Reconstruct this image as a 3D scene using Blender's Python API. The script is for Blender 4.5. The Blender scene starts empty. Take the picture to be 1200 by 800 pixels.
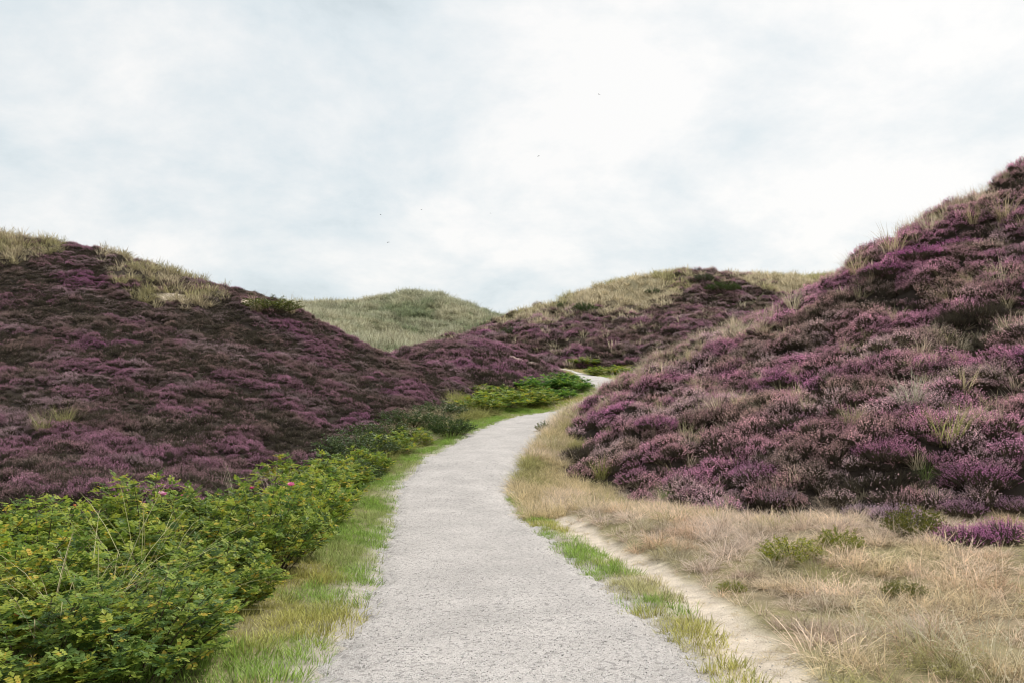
import bpy, math, random, os
import numpy as np
from mathutils import Vector

random.seed(7); RNG = np.random.default_rng(11)
S = bpy.context.scene
C = S.collection

# ------------------------------------------------------------------ camera maths
F, CX, CY, HOR, CZ = 950.0, 600.0, 400.0, 470.0, 1.65
TH = math.atan((HOR - CY) / F)
def ray(px, py):
    u = (px - CX) / F; v = (CY - py) / F
    return np.array([u, math.cos(TH) - v * math.sin(TH), math.sin(TH) + v * math.cos(TH)])
def P(px, py, Y):
    d = ray(px, py); k = Y / d[1]
    return (d[0] * k, Y, CZ + d[2] * k)
def XY(px, Y):
    return ((px - CX) / F * Y, Y)

# ------------------------------------------------------------------ noise
def _h(ix, iy, seed):
    n = (ix.astype(np.int64) * 374761393 + iy.astype(np.int64) * 668265263 + seed * 1442695041) & 0x7fffffff
    n = ((n ^ (n >> 13)) * 1274126177) & 0x7fffffff
    n = ((n ^ (n >> 16)) * 2246822519) & 0x7fffffff
    return ((n ^ (n >> 15)) & 0xffff) / 65535.0
def vnoise(x, y, seed=0):
    x = np.asarray(x, float); y = np.asarray(y, float)
    ix = np.floor(x); iy = np.floor(y); fx = x - ix; fy = y - iy
    fx = fx * fx * (3 - 2 * fx); fy = fy * fy * (3 - 2 * fy)
    a = _h(ix, iy, seed); b = _h(ix + 1, iy, seed); c = _h(ix, iy + 1, seed); d = _h(ix + 1, iy + 1, seed)
    return (a * (1 - fx) + b * fx) * (1 - fy) + (c * (1 - fx) + d * fx) * fy
def fbm(x, y, seed=0, o=4):
    s = 0; a = .5; t = 0
    for k in range(o):
        s = s + a * vnoise(x * 2**k + 17.3 * k, y * 2**k - 9.1 * k, seed + k); t += a; a *= .5
    return s / t
def worley(x, y, size, seed=0):
    x = np.asarray(x, float) / size; y = np.asarray(y, float) / size
    ix = np.floor(x); iy = np.floor(y); best = np.full(x.shape, 9.0)
    for dx in (-1, 0, 1):
        for dy in (-1, 0, 1):
            jx = ix + dx; jy = iy + dy
            d = np.hypot(jx + .1 + .8 * _h(jx, jy, seed) - x, jy + .1 + .8 * _h(jx, jy, seed + 5) - y)
            best = np.minimum(best, d)
    return best
def sstep(a, b, x):
    t = np.clip((x - a) / (b - a), 0, 1); return t * t * (3 - 2 * t)

# ------------------------------------------------------------------ terrain control points
VEG = .30
cp = []
def add(pts, dz=0.0):
    for px, py, Y in pts:
        x, y, z = P(px, py, Y); cp.append((x, y, z + dz))
# edges of the gravel path
EL = [(372,800,4.75),(437,700,7.4),(456,640,11),(468,600,15),(472,565,18),(512,531,22),(566,502,27.5),(604,488,31.5),(650,481,36),(700,462,43),(692,450,48),(680,442,54),(664,435,63)]
ER = [(836,800,4.75),(722,700,7.4),(648,640,11),(606,600,15),(593,572,17.4),(612,532,21.5),(640,503,26),(664,488,30),(720,474,35),(760,460,41),(735,449,48),(705,441,56),(668,433,66)]
add(EL); add(ER)
for e in (EL, ER):                              # keep the path even between the measured edge points
    w3 = [P(*q) for q in e]
    for a3, b3 in zip(w3[:-1], w3[1:]):
        if b3[1] - a3[1] > 2.2 and a3[1] < 45: cp.append(tuple((a3[k] + b3[k]) / 2 for k in range(3)))
# level ground round the near path
for x, y, z in [(-3,4,0),(-6,4,.05),(-9,7,.05),(-3,7,-.02),(-5,9,0),(-2.6,10,-.12),(-2.9,14,-.2),(-2.9,17,-.1),
                (2.6,4.8,.0),(5,5,.02),(9,6,.05),(4,8,.0),(8,9.5,.08),(2.6,10.5,-.08),(2,13.5,-.12),(5,11,.05),
                (0,0,0),(-5,-5,0),(5,-5,0),(-25,-15,0),(25,-15,0),(0,-50,0),(-60,-60,0),(60,-60,0),(-14,6,.1),(14,7,.2)]:
    cp.append((x, y, z))
# left dune
add([(-250,570,13),(-250,430,24),(-250,300,36),(-250,235,42),
     (0,572,13.8),(0,505,18.5),(0,430,25),(0,350,33),(0,276,41),
     (130,562,15.5),(130,485,21),(130,405,28),(130,343,35),(130,296,41),(200,320,41),
     (260,555,17),(260,484,22.5),(260,424,28),(260,374,34),(260,340,40.5),(310,352,40.5),
     (350,560,18.5),(350,504,22.5),(350,446,28.5),(350,405,34),(350,369,40),
     (430,508,24.5),(430,465,29),(430,430,34),(430,407,38.5),
     (500,484,29),(500,455,33),(500,436,37),(550,474,32.5),(548,458,36)], -.28)
for px, py, Y in [(-250,235,42),(0,276,41),(130,296,41),(260,340,40.5),(350,369,40),(430,407,38.5)]:
    x, y, z = P(px, py, Y); cp.append((x * (Y + 12) / Y, Y + 12, z - 3.6)); cp.append((x * (Y + 5) / Y, Y + 5, z - 1.0 - VEG))
# hollow, small heather mound and thicket ground
add([(470,428,47),(500,418,52),(470,416,56),(520,407,57),(570,406,58),(612,418,58),(645,434,57),(520,428,50),(585,434,50),
     (560,454,43),(620,447,50),(600,464,41),(650,462,43),(620,475,37)], -.12)
# middle dune
add([(600,424,66),(640,427,67),(700,430,68),(745,434,61),(800,430,60),(900,425,58),(700,402,76),(700,372,86),(700,341,98),
     (620,397,79),(620,367,92),(660,350,96),(587,379,95),(550,392,88),(508,406,80),(820,392,75),(820,352,88),(820,322,99),(760,326,99),
     (940,352,90),(940,327,100),(1000,329,103),(1150,330,108),(1000,370,85),(1200,380,80)], -VEG)
for px, py, Y in [(587,379,95),(620,367,92),(700,341,98),(760,326,99),(820,322,99),(940,327,100),(1150,330,108),(550,392,88)]:
    x, y, z = P(px, py, Y); cp.append((x * (Y + 16) / Y, Y + 16, z - 4))
# far dune
add([(460,410,98),(400,392,105),(370,374,118),(420,376,130),(460,381,125),(520,388,125),(350,360,150),(300,362,150),(420,359,150),(462,347,150),
     (492,346,152),(540,360,152),(590,378,152),(640,390,150)], -.3)
for px, py, Y in [(350,360,150),(420,359,150),(475,346,152),(540,360,152),(590,378,152),(250,362,150)]:
    x, y, z = P(px, py, Y); cp.append((x * 1.25, Y + 38, z - 9))
# right dune
RR = [(681,466,27.5),(702,456,27.5),(735,442,27.2),(800,420,27),(870,387,27.5),(930,356,28),(980,328,28),(1050,281,28),(1130,243,28),(1200,200,28),(1320,150,28),(1450,110,28)]
add([(1250,606,11.5),(1000,592,13),(850,583,14.3),(720,570,16.5),(666,548,19),
     (1200,512,15),(1200,405,19.5),(1200,306,23.5),(1050,525,15.5),(1050,445,19),(1050,355,24),(930,535,16.5),(930,455,21),(930,405,24.5),
     (800,535,18.5),(800,485,22),(720,533,19.5),(720,500,22.5),(1400,500,14),(1400,300,21)] + RR, -.42)
for px, py, Y in RR[3:]:
    x, y, z = P(px, py, Y); dz = min(3.2, max(.5, (z - 1.2) * .5))
    cp.append((x * (Y + 9) / Y, Y + 9, z - dz))
for px, Y, z in [(850,46,2.4),(1000,48,3),(1200,50,4),(1400,55,4)]:
    x, y = XY(px, Y); cp.append((x, y, z))
for x in (-420, -200, 0, 200, 420):
    cp.append((x, 320, 4.)); cp.append((x, 600, 4.))
for y in (0, 100): cp.append((-300, y, 4.)); cp.append((300, y, 4.))
cp = np.array(cp)

def tps_fit(p):
    n = len(p); sc = 30.0
    X = p[:, :2] / sc
    r = np.hypot(X[:, None, 0] - X[None, :, 0], X[:, None, 1] - X[None, :, 1])
    K = np.where(r > 1e-9, r * r * np.log(r + 1e-12), 0) + 2e-4 * np.eye(n)
    A = np.zeros((n + 3, n + 3)); A[:n, :n] = K; A[:n, n] = 1; A[:n, n+1:] = X; A[n:, :n] = A[:n, n:].T
    w = np.linalg.solve(A, np.concatenate([p[:, 2], np.zeros(3)]))
    return X, w, sc
TX, TW, TS = tps_fit(cp)
def tps(x, y):
    x = np.asarray(x, float).ravel() / TS; y = np.asarray(y, float).ravel() / TS
    out = np.empty(x.shape); n = len(TX)
    for i in range(0, len(x), 20000):
        xs = x[i:i+20000]; ys = y[i:i+20000]
        r2 = (xs[:, None] - TX[None, :, 0])**2 + (ys[:, None] - TX[None, :, 1])**2
        out[i:i+20000] = (.5 * r2 * np.log(r2 + 1e-20)) @ TW[:n] + TW[n] + TW[n+1] * xs + TW[n+2] * ys
    return out

# ------------------------------------------------------------------ plan regions
def poly(*p): return np.array([XY(a, b) for a, b in p])
def inside(pg, x, y):
    res = np.zeros(x.shape, bool); n = len(pg)
    for i in range(n):
        x1, y1 = pg[i]; x2, y2 = pg[(i + 1) % n]
        c = ((y1 > y) != (y2 > y)) & (x < (x2 - x1) * (y - y1) / ((y2 - y1) if y2 != y1 else 1e-9) + x1)
        res ^= c
    return res
def seg_dist(line, x, y):
    d = np.full(x.shape, 1e9)
    for (x1, y1), (x2, y2) in zip(line[:-1], line[1:]):
        L = (x2 - x1)**2 + (y2 - y1)**2
        t = np.clip(((x - x1) * (x2 - x1) + (y - y1) * (y2 - y1)) / L, 0, 1)
        d = np.minimum(d, np.hypot(x - x1 - t * (x2 - x1), y - y1 - t * (y2 - y1)))
    return d
def catmull(pts, n=8):
    pts = np.array(pts, float); out = []
    Q = np.vstack([2 * pts[0] - pts[1], pts, 2 * pts[-1] - pts[-2]])
    for i in range(1, len(Q) - 2):
        for k in range(n):
            t = k / n
            out.append(.5 * (2*Q[i] + (Q[i+1]-Q[i-1])*t + (2*Q[i-1]-5*Q[i]+4*Q[i+1]-Q[i+2])*t*t + (3*Q[i]-Q[i-1]-3*Q[i+1]+Q[i+2])*t**3))
    out.append(pts[-1]); return np.array(out)
def ext(e, far):                                # run the path on behind the camera and off into the dunes
    w = [XY(px, Y) for px, py, Y in e]
    w = [(w[0][0] * 1.0 + (w[0][0] - w[1][0]) * .3 * k, w[0][1] - 2.6 * k) for k in (3, 2, 1)] + w + far
    return w
PL = catmull(ext(EL, [(1.5, 68), (-2.2, 70)])); PR = catmull(ext(ER, [(2.4, 71), (-1.4, 73)]))
PC = (PL + PR) / 2
PATH = np.vstack([PL, PR[::-1]])
TRAIL = [XY(930, 4.2), XY(874, 5.4), XY(840, 6.4), XY(800, 7.6), XY(742, 9.2), XY(690, 11.4), XY(648, 14), XY(606, 16.6)]
LEFTD = poly((-500,9.8),(0,10.4),(150,11.2),(300,12.2),(345,14.2),(382,18.5),(425,24),(470,28.5),(525,32.5),(562,36.5),(556,44),(520,48),(400,50),(300,53),(0,56),(-500,56))
RIGHTD = poly((1700,12.4),(1200,13.2),(1050,13.9),(920,14.6),(820,15.4),(720,17.2),(676,19.8),(664,24),(664,27.5),(690,31),(730,33),(800,37),(1000,39),(1700,39))
MOUND = poly((455,52),(500,47.5),(560,44),(600,44.5),(655,51),(655,57),(610,61),(520,61),(460,58))
MIDD = poly((480,80),(560,72),(600,65),(640,68.5),(740,69),(760,58),(1300,60),(1300,130),(540,125))
FARD = poly((200,86),(470,70),(520,84),(640,110),(700,190),(200,190))

# ------------------------------------------------------------------ terrain grid
def axis(parts):
    a = [parts[0][0]]
    for start, end, s0, s1 in parts:
        x = a[-1]
        while x < end - 1e-6:
            t = (x - start) / (end - start); x += s0 + (s1 - s0) * t; a.append(min(x, end))
    return np.array(a)
gx_pos = axis([(0, 9, .11, .11), (9, 30, .14, .3), (30, 80, .4, 2.2), (80, 900, 3, 60)])
gx = np.concatenate([-gx_pos[:0:-1], gx_pos])
gy_f = axis([(2, 18, .11, .12), (18, 48, .14, .22), (48, 110, .35, .6), (110, 200, .8, 3), (200, 1500, 5, 80)])
gy = np.concatenate([-axis([(0, 60, 1, 12)])[:0:-1], np.array([0, 1.]), gy_f])
GX, GY = np.meshgrid(gx, gy)
fx, fy = GX.ravel(), GY.ravel()
base = tps(fx, fy)
far = np.clip(sstep(200, 320, np.hypot(fx, fy)), 0, 1)
base = base * (1 - far) + 4. * far

jx = fx + (fbm(fx * .9, fy * .9, 3) - .5) * 1.6; jy = fy + (fbm(fx * .9, fy * .9, 8) - .5) * 1.6
mL = inside(LEFTD, jx, jy); mR = inside(RIGHTD, jx, jy); mO = inside(MOUND, jx, jy); mM = inside(MIDD, jx, jy); mF = inside(FARD, jx, jy)
inpath = inside(PATH, fx, fy); dpath = seg_dist(PL, fx, fy); dpath = np.minimum(dpath, seg_dist(PR, fx, fy))
dpath = np.where(inpath, -dpath, dpath)
dtrail = seg_dist(TRAIL, fx, fy)
def dome(x, y, s, seed): return np.clip(1 - (worley(x, y, s, seed) / .78)**2, 0, 1)
wx = fx + (fbm(fx * .7, fy * .7, 21) - .5) * 1.0; wy = fy + (fbm(fx * .7, fy * .7, 31) - .5) * 1.0
hL = .25 * dome(wx * .8, wy, .95, 1) + .12 * dome(wx, wy, .5, 2) + .5 * (fbm(fx * .22, fy * .22, 4) - .5)
hR = .62 * dome(wx * .8, wy, 1.5, 3) + .20 * dome(wx, wy, .62, 4) + .6 * (fbm(fx * .3, fy * .3, 5) - .5)
hM = .55 * dome(wx * .8, wy, 1.9, 6) + .7 * (np.abs(fbm(fx * .22, fy * .22, 18) - .5) * -4 + .5) + 1.2 * (fbm(fx * .11, fy * .11, 6) - .5)
hF = .75 * dome(wx, wy, 3.2, 9) + 1.0 * (np.abs(fbm(fx * .16, fy * .16, 17) - .5) * -4 + .5) + .9 * (fbm(fx * .07, fy * .07, 7) - .5)
hG = .10 * (fbm(fx * .8, fy * .8, 12) - .5) + .07 * (fbm(fx * 3, fy * 3, 13) - .5)
def rim(pg, w):                                  # 0 at the border of a region, 1 from w metres inside it
    return sstep(0, w, seg_dist(np.vstack([pg, pg[:1]]), jx, jy))
hum = hG.copy()
for mk, hh_, pg, wd in ((mF, hF, FARD, 6), (mM, hM, MIDD, 3), (mO, hL * 1.4, MOUND, 1.5), (mL, hL, LEFTD, 1.2), (mR, hR - .22, RIGHTD, 2.2)):
    k = rim(pg, wd); hum = np.where(mk, hG * (1 - k) + hh_ * k, hum)
fade = sstep(.05, .9, dpath)
hgt = base + hum * fade - .035 * (1 - sstep(.0, .16, dpath)) - .05 * np.exp(-(dtrail / .3)**2)
crown = np.where(mL, dome(wx * .8, wy, .95, 1), np.where(mR, dome(wx * .8, wy, 1.5, 3), np.where(mM, dome(wx * .8, wy, 1.9, 6), .5)))
Z = hgt.reshape(GX.shape); CR = crown.reshape(GX.shape)
def interp(A, x, y):
    x = np.asarray(x, float); y = np.asarray(y, float)
    i = np.clip(np.searchsorted(gx, x) - 1, 0, len(gx) - 2); j = np.clip(np.searchsorted(gy, y) - 1, 0, len(gy) - 2)
    tx = np.clip((x - gx[i]) / (gx[i+1] - gx[i]), 0, 1); ty = np.clip((y - gy[j]) / (gy[j+1] - gy[j]), 0, 1)
    return (A[j, i] * (1-tx) + A[j, i+1] * tx) * (1-ty) + (A[j+1, i] * (1-tx) + A[j+1, i+1] * tx) * ty
def height(x, y): return interp(Z, x, y)
def hit(px, py, ymin=3.0):
    d = ray(px, py); Y = np.geomspace(ymin, 260, 3000); k = Y / d[1]
    x = d[0] * k; z = CZ + d[2] * k; below = np.nonzero(z < height(x, Y))[0]
    i = below[0] if len(below) else len(Y) - 1
    return float(x[i]), float(Y[i])

# ------------------------------------------------------------------ object helpers
def tag(o, label=None, cat=None, group=None, kind=None):
    if label: o['label'] = label
    if cat: o['category'] = cat
    if group: o['group'] = group
    if kind: o['kind'] = kind
    return o
class MB:
    def __init__(s): s.v = []; s.f = []; s.r = []; s.m = []
    def ribbon(s, pts, side, w0, w1, r, m=0, tip=True):
        b = len(s.v); n = len(pts)
        for i, p in enumerate(pts):
            t = i / (n - 1); w = (w0 + (w1 - w0) * t) * .5
            if tip and i == n - 1:
                s.v.append(tuple(p)); s.r.append(r)
            else:
                s.v.append((p[0]-side[0]*w, p[1]-side[1]*w, p[2]-side[2]*w)); s.v.append((p[0]+side[0]*w, p[1]+side[1]*w, p[2]+side[2]*w)); s.r += [r, r]
        for i in range(n - 1):
            a = b + 2 * i
            if tip and i == n - 2: s.f.append((a, a+1, a+2))
            else: s.f.append((a, a+1, a+3, a+2))
            s.m.append(m)
    def face(s, vs, r, m=0):
        b = len(s.v); s.v += [tuple(v) for v in vs]; s.r += [r] * len(vs); s.f.append(tuple(range(b, b + len(vs)))); s.m.append(m)
    def tube(s, pts, r0, r1, r, m=0, n=5):
        b = len(s.v); L = len(pts)
        for i, p in enumerate(pts):
            q = Vector(pts[min(i+1, L-1)]) - Vector(pts[max(i-1, 0)]); q.normalize()
            a = q.orthogonal().normalized(); c = q.cross(a); rad = r0 + (r1 - r0) * i / (L - 1)
            for k in range(n):
                an = 2 * math.pi * k / n; w = Vector(p) + (a * math.cos(an) + c * math.sin(an)) * rad
                s.v.append(tuple(w)); s.r.append(r)
        for i in range(L - 1):
            for k in range(n):
                s.f.append((b+i*n+k, b+i*n+(k+1)%n, b+(i+1)*n+(k+1)%n, b+(i+1)*n+k)); s.m.append(m)
        s.f.append(tuple(b + k for k in range(n))[::-1]); s.m.append(m)
        s.f.append(tuple(b + (L-1)*n + k for k in range(n))); s.m.append(m)
    def mesh(s, name, mats):
        me = bpy.data.meshes.new(name); me.from_pydata(s.v, [], s.f)
        for m in mats: me.materials.append(m)
        me.polygons.foreach_set('material_index', s.m)
        a = me.attributes.new('rnd', 'FLOAT', 'POINT'); a.data.foreach_set('value', np.array(s.r, np.float32))
        me.update(); return me
def link(name, me, parent=None, loc=None):
    o = bpy.data.objects.new(name, me); C.objects.link(o)
    if parent: o.parent = parent
    if loc is not None: o.location = loc
    return o
def empty(name, loc=(0, 0, 0)):
    o = bpy.data.objects.new(name, None); C.objects.link(o); o.location = loc; o.empty_display_size = .2
    return o

# ------------------------------------------------------------------ materials
def newmat(name):
    m = bpy.data.materials.new(name); m.use_nodes = True
    for n in list(m.node_tree.nodes): m.node_tree.nodes.remove(n)
    return m, m.node_tree.nodes, m.node_tree.links
def veg_mat(name, ramp, tint=None, trans=.3, rough=.55, spec=.25, nscale=None):
    """ramp over the per-leaf random attribute; tint: 'inst' instance attribute, 'obj' object colour"""
    m, N, L = newmat(name)
    at = N.new('ShaderNodeAttribute'); at.attribute_name = 'rnd'
    cr = N.new('ShaderNodeValToRGB'); L.new(at.outputs['Fac'], cr.inputs[0])
    el = cr.color_ramp.elements
    while len(el) < len(ramp): el.new(.5)
    for e, (p, c) in zip(el, ramp): e.position = p; e.color = (*c, 1)
    col = cr.outputs[0]
    if tint:
        if tint == 'inst':
            ti = N.new('ShaderNodeAttribute'); ti.attribute_type = 'INSTANCER'; ti.attribute_name = 'tint'; tc = ti.outputs['Color']
        else:
            ti = N.new('ShaderNodeObjectInfo'); tc = ti.outputs['Color']
        mx = N.new('ShaderNodeMix'); mx.data_type = 'RGBA'; mx.blend_type = 'MULTIPLY'; mx.inputs[0].default_value = 1
        L.new(col, mx.inputs[6]); L.new(tc, mx.inputs[7]); col = mx.outputs[2]
    b = N.new('ShaderNodeBsdfPrincipled'); b.inputs['Roughness'].default_value = rough; b.inputs['Specular IOR Level'].default_value = spec
    L.new(col, b.inputs['Base Color'])
    out = N.new('ShaderNodeOutputMaterial')
    if trans > 0:
        t = N.new('ShaderNodeBsdfTranslucent'); L.new(col, t.inputs[0])
        ms = N.new('ShaderNodeMixShader'); ms.inputs[0].default_value = trans
        L.new(b.outputs[0], ms.inputs[1]); L.new(t.outputs[0], ms.inputs[2]); L.new(ms.outputs[0], out.inputs[0])
    else: L.new(b.outputs[0], out.inputs[0])
    return m
M = {}
M['heath_leaf'] = veg_mat('heather_leaf', [(0, (.068, .056, .048)), (.6, (.098, .082, .06)), (1, (.13, .115, .07))], None, .12, .8, .1)
M['heath_flower'] = veg_mat('heather_flower', [(0, (.4, .4, .4)), (.5, (.9, .9, .9)), (1, (1.4, 1.35, 1.35))], 'inst', .25, .8, .1)
M['heath_flower_one'] = veg_mat('heather_blossom', [(0, (.55, .55, .55)), (.5, (1, 1, 1)), (1, (1.35, 1.25, 1.3))], 'obj', .25, .8, .1)
M['blade'] = veg_mat('grass_blade', [(0, (.42, .40, .34)), (.5, (.98, .97, .95)), (1, (1.42, 1.4, 1.38))], 'inst', .35, .6, .2)
M['blade_one'] = veg_mat('tuft_blade', [(0, (.6, .58, .5)), (.5, (1, 1, 1)), (1, (1.35, 1.35, 1.35))], 'obj', .35, .6, .2)
M['rose_leaf'] = veg_mat('rose_leaf', [(0, (.060, .105, .030)), (.3, (.14, .215, .042)), (.65, (.27, .33, .055)), (.96, (.40, .41, .07)), (1, (.56, .38, .06))], 'obj', .42, .5, .25)
M['dark_leaf'] = veg_mat('dark_shrub_leaf', [(0, (.035, .060, .022)), (.6, (.075, .115, .036)), (1, (.14, .18, .055))], 'obj', .3, .5, .3)
M['stem'] = veg_mat('woody_stem', [(0, (.05, .036, .024)), (1, (.10, .075, .05))], None, 0, .8, .1)
M['petal'] = veg_mat('rose_petal', [(0, (.55, .07, .25)), (1, (.75, .22, .42))], 'obj', .3, .5, .2)
M['hip'] = veg_mat('rose_hip', [(0, (.50, .09, .03)), (1, (.62, .20, .06))], None, 0, .35, .5)
M['bird'] = veg_mat('bird_feather', [(0, (.06, .06, .065)), (1, (.10, .10, .11))], None, 0, .8, .1)

def ground_mat():
    m, N, L = newmat('dune_ground')
    at = N.new('ShaderNodeAttribute'); at.attribute_name = 'Col'
    tc = N.new('ShaderNodeNewGeometry')
    n1 = N.new('ShaderNodeTexNoise'); n1.inputs['Scale'].default_value = 6; n1.inputs['Detail'].default_value = 6
    n2 = N.new('ShaderNodeTexNoise'); n2.inputs['Scale'].default_value = 70; n2.inputs['Detail'].default_value = 4
    for n in (n1, n2): L.new(tc.outputs['Position'], n.inputs['Vector'])
    ad = N.new('ShaderNodeMath'); ad.operation = 'ADD'; L.new(n1.outputs[0], ad.inputs[0]); L.new(n2.outputs[0], ad.inputs[1])
    mr = N.new('ShaderNodeMapRange'); mr.inputs['From Min'].default_value = .6; mr.inputs['From Max'].default_value = 1.4
    mr.inputs['To Min'].default_value = .6; mr.inputs['To Max'].default_value = 1.35; L.new(ad.outputs[0], mr.inputs[0])
    sc = N.new('ShaderNodeVectorMath'); sc.operation = 'SCALE'; L.new(at.outputs['Color'], sc.inputs[0]); L.new(mr.outputs[0], sc.inputs['Scale'])
    b = N.new('ShaderNodeBsdfPrincipled'); b.inputs['Roughness'].default_value = .95; b.inputs['Specular IOR Level'].default_value = .1
    L.new(sc.outputs[0], b.inputs['Base Color'])
    bp = N.new('ShaderNodeBump'); bp.inputs['Strength'].default_value = .6; bp.inputs['Distance'].default_value = .02
    L.new(ad.outputs[0], bp.inputs['Height']); L.new(bp.outputs[0], b.inputs['Normal'])
    o = N.new('ShaderNodeOutputMaterial'); L.new(b.outputs[0], o.inputs[0]); return m
def gravel_mat():
    m, N, L = newmat('gravel_surface')
    g = N.new('ShaderNodeNewGeometry')
    v = N.new('ShaderNodeTexVoronoi'); v.inputs['Scale'].default_value = 135; L.new(g.outputs['Position'], v.inputs['Vector'])
    v2 = N.new('ShaderNodeTexVoronoi'); v2.inputs['Scale'].default_value = 34; L.new(g.outputs['Position'], v2.inputs['Vector'])
    sep = N.new('ShaderNodeSeparateColor'); L.new(v.outputs['Color'], sep.inputs[0])
    sep2 = N.new('ShaderNodeSeparateColor'); L.new(v2.outputs['Color'], sep2.inputs[0])
    n = N.new('ShaderNodeTexNoise'); n.inputs['Scale'].default_value = 1.3; n.inputs['Detail'].default_value = 5; L.new(g.outputs['Position'], n.inputs['Vector'])
    cr = N.new('ShaderNodeValToRGB'); L.new(sep.outputs[0], cr.inputs[0])
    e = cr.color_ramp.elements
    for _ in range(3): e.new(.5)
    for q, (p, c) in zip(e, [(0, (.20, .184, .172)), (.06, (.385, .356, .335)), (.4, (.485, .450, .426)), (.8, (.54, .505, .48)), (1, (.65, .615, .595))]): q.position = p; q.color = (*c, 1)
    mr = N.new('ShaderNodeMapRange'); mr.inputs['From Min'].default_value = .3; mr.inputs['From Max'].default_value = .7; mr.inputs['To Min'].default_value = .86; mr.inputs['To Max'].default_value = 1.1
    L.new(n.outputs[0], mr.inputs[0])
    mr2 = N.new('ShaderNodeMapRange'); mr2.inputs['From Max'].default_value = .25; mr2.inputs['To Min'].default_value = .62; mr2.inputs['To Max'].default_value = 1; L.new(sep2.outputs[1], mr2.inputs[0])
    mu = N.new('ShaderNodeMath'); mu.operation = 'MULTIPLY'; L.new(mr.outputs[0], mu.inputs[0]); L.new(mr2.outputs[0], mu.inputs[1])
    sc = N.new('ShaderNodeVectorMath'); sc.operation = 'SCALE'; L.new(cr.outputs[0], sc.inputs[0]); L.new(mu.outputs[0], sc.inputs['Scale'])
    b = N.new('ShaderNodeBsdfPrincipled'); b.inputs['Roughness'].default_value = .85; b.inputs['Specular IOR Level'].default_value = .2
    L.new(sc.outputs[0], b.inputs['Base Color'])
    bp = N.new('ShaderNodeBump'); bp.invert = True; bp.inputs['Strength'].default_value = .8; bp.inputs['Distance'].default_value = .012
    L.new(v.outputs['Distance'], bp.inputs['Height']); L.new(bp.outputs[0], b.inputs['Normal'])
    o = N.new('ShaderNodeOutputMaterial'); L.new(b.outputs[0], o.inputs[0]); return m
M['ground'] = ground_mat(); M['gravel'] = gravel_mat()
M['stone'] = veg_mat('pebble_stone', [(0, (.19, .18, .17)), (.3, (.42, .40, .38)), (1, (.66, .64, .62))], None, 0, .8, .2)

# ------------------------------------------------------------------ ground sheet
def grid_mesh(name, X, Y, Zs, mat, col=None):
    ny, nx = X.shape
    co = np.stack([X.ravel(), Y.ravel(), Zs.ravel()], 1).astype(np.float32)
    i = np.arange(ny * nx).reshape(ny, nx)
    q = np.stack([i[:-1, :-1], i[:-1, 1:], i[1:, 1:], i[1:, :-1]], -1).reshape(-1, 4)
    me = bpy.data.meshes.new(name); me.vertices.add(len(co)); me.vertices.foreach_set('co', co.ravel())
    me.loops.add(q.size); me.loops.foreach_set('vertex_index', q.ravel().astype(np.int32))
    me.polygons.add(len(q)); me.polygons.foreach_set('loop_start', np.arange(0, q.size, 4, dtype=np.int32))
    me.update(calc_edges=True); me.materials.append(mat)
    me.polygons.foreach_set('use_smooth', np.ones(len(q), bool))
    if col is not None:
        a = me.attributes.new('Col', 'FLOAT_COLOR', 'POINT'); a.data.foreach_set('color', np.concatenate([col, np.ones((len(col), 1))], 1).astype(np.float32).ravel())
    return me
def mixc(a, b, t): return a * (1 - t[:, None]) + np.array(b) * t[:, None]
pn = fbm(fx * .8, fy * .8, 40); pn2 = fbm(fx * .25, fy * .25, 44)
col = np.tile(np.array([.23, .185, .12]), (len(fx), 1))                       # dry grass litter
col = mixc(col, (.23, .20, .10), sstep(.45, .62, pn) * .7)
verge = np.exp(-(np.clip(dpath, 0, 9) / .9)**2) * (fy > -20)
col = mixc(col, (.17, .17, .065), verge * .9)
col = mixc(col, (.36, .32, .22), verge * sstep(.6, .7, pn) * .6)
gr_ = np.exp(-(np.clip(dpath, 0, 9) / (.10 + .34 * fbm(fx * 1.1, fy * 1.1, 48)))**2) * (fy < 45)
col = mixc(col, (.38, .345, .30), gr_ * sstep(.30, .55, fbm(fx * 5, fy * 5, 49) + .25 * gr_))
col = mixc(col, (.50, .43, .35), np.exp(-(dtrail / (.20 + .16 * fbm(fx * 2, fy * 2, 47)))**6) * (fy < 17))
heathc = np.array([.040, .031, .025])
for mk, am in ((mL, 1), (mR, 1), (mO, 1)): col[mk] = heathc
crest = sstep(.50, .56, fbm(fx * .06, fy * .06, 50) + .0)
zmid = hgt - (CZ + (470 - 352) / F * fy)
col[mM] = mixc(np.tile(np.array([.075, .055, .045]), (len(fx), 1)), (.31, .27, .17), sstep(-1.5, 1.5, zmid + 4 * (pn2 - .5)))[mM]
col[mF] = mixc(np.tile(np.array([.22, .22, .125]), (len(fx), 1)), (.13, .155, .07), sstep(.42, .6, fbm(fx * .12, fy * .12, 55)))[mF]
SAND = [(204, 350, .7, .24), (290, 354, .45, .2), (297, 362, .3, .2), (612, 424, 1.0, .16), (632, 430, .8, .16)]
sand_xy = [(*hit(px, py, 12), a, b) for px, py, a, b in SAND]
sandm = np.zeros(len(fx))
for sx, sy, a, b in sand_xy:
    d = np.hypot((fx - sx) / a, (fy - sy) / (b * 2.2)) + (pn - .5) * 1.0 + (fbm(fx * 3, fy * 3, 41) - .5) * 1.1
    sandm = np.maximum(sandm, 1 - sstep(.7, 1.1, d))
col = mixc(col, (.50, .42, .33), sandm)
ground = link('ground', grid_mesh('ground', GX, GY, Z, M['ground'], col))
tag(ground, 'rolling dune ground under the heather and grass', 'ground', kind='structure')
SANDG = sandm.reshape(GX.shape)

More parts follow.
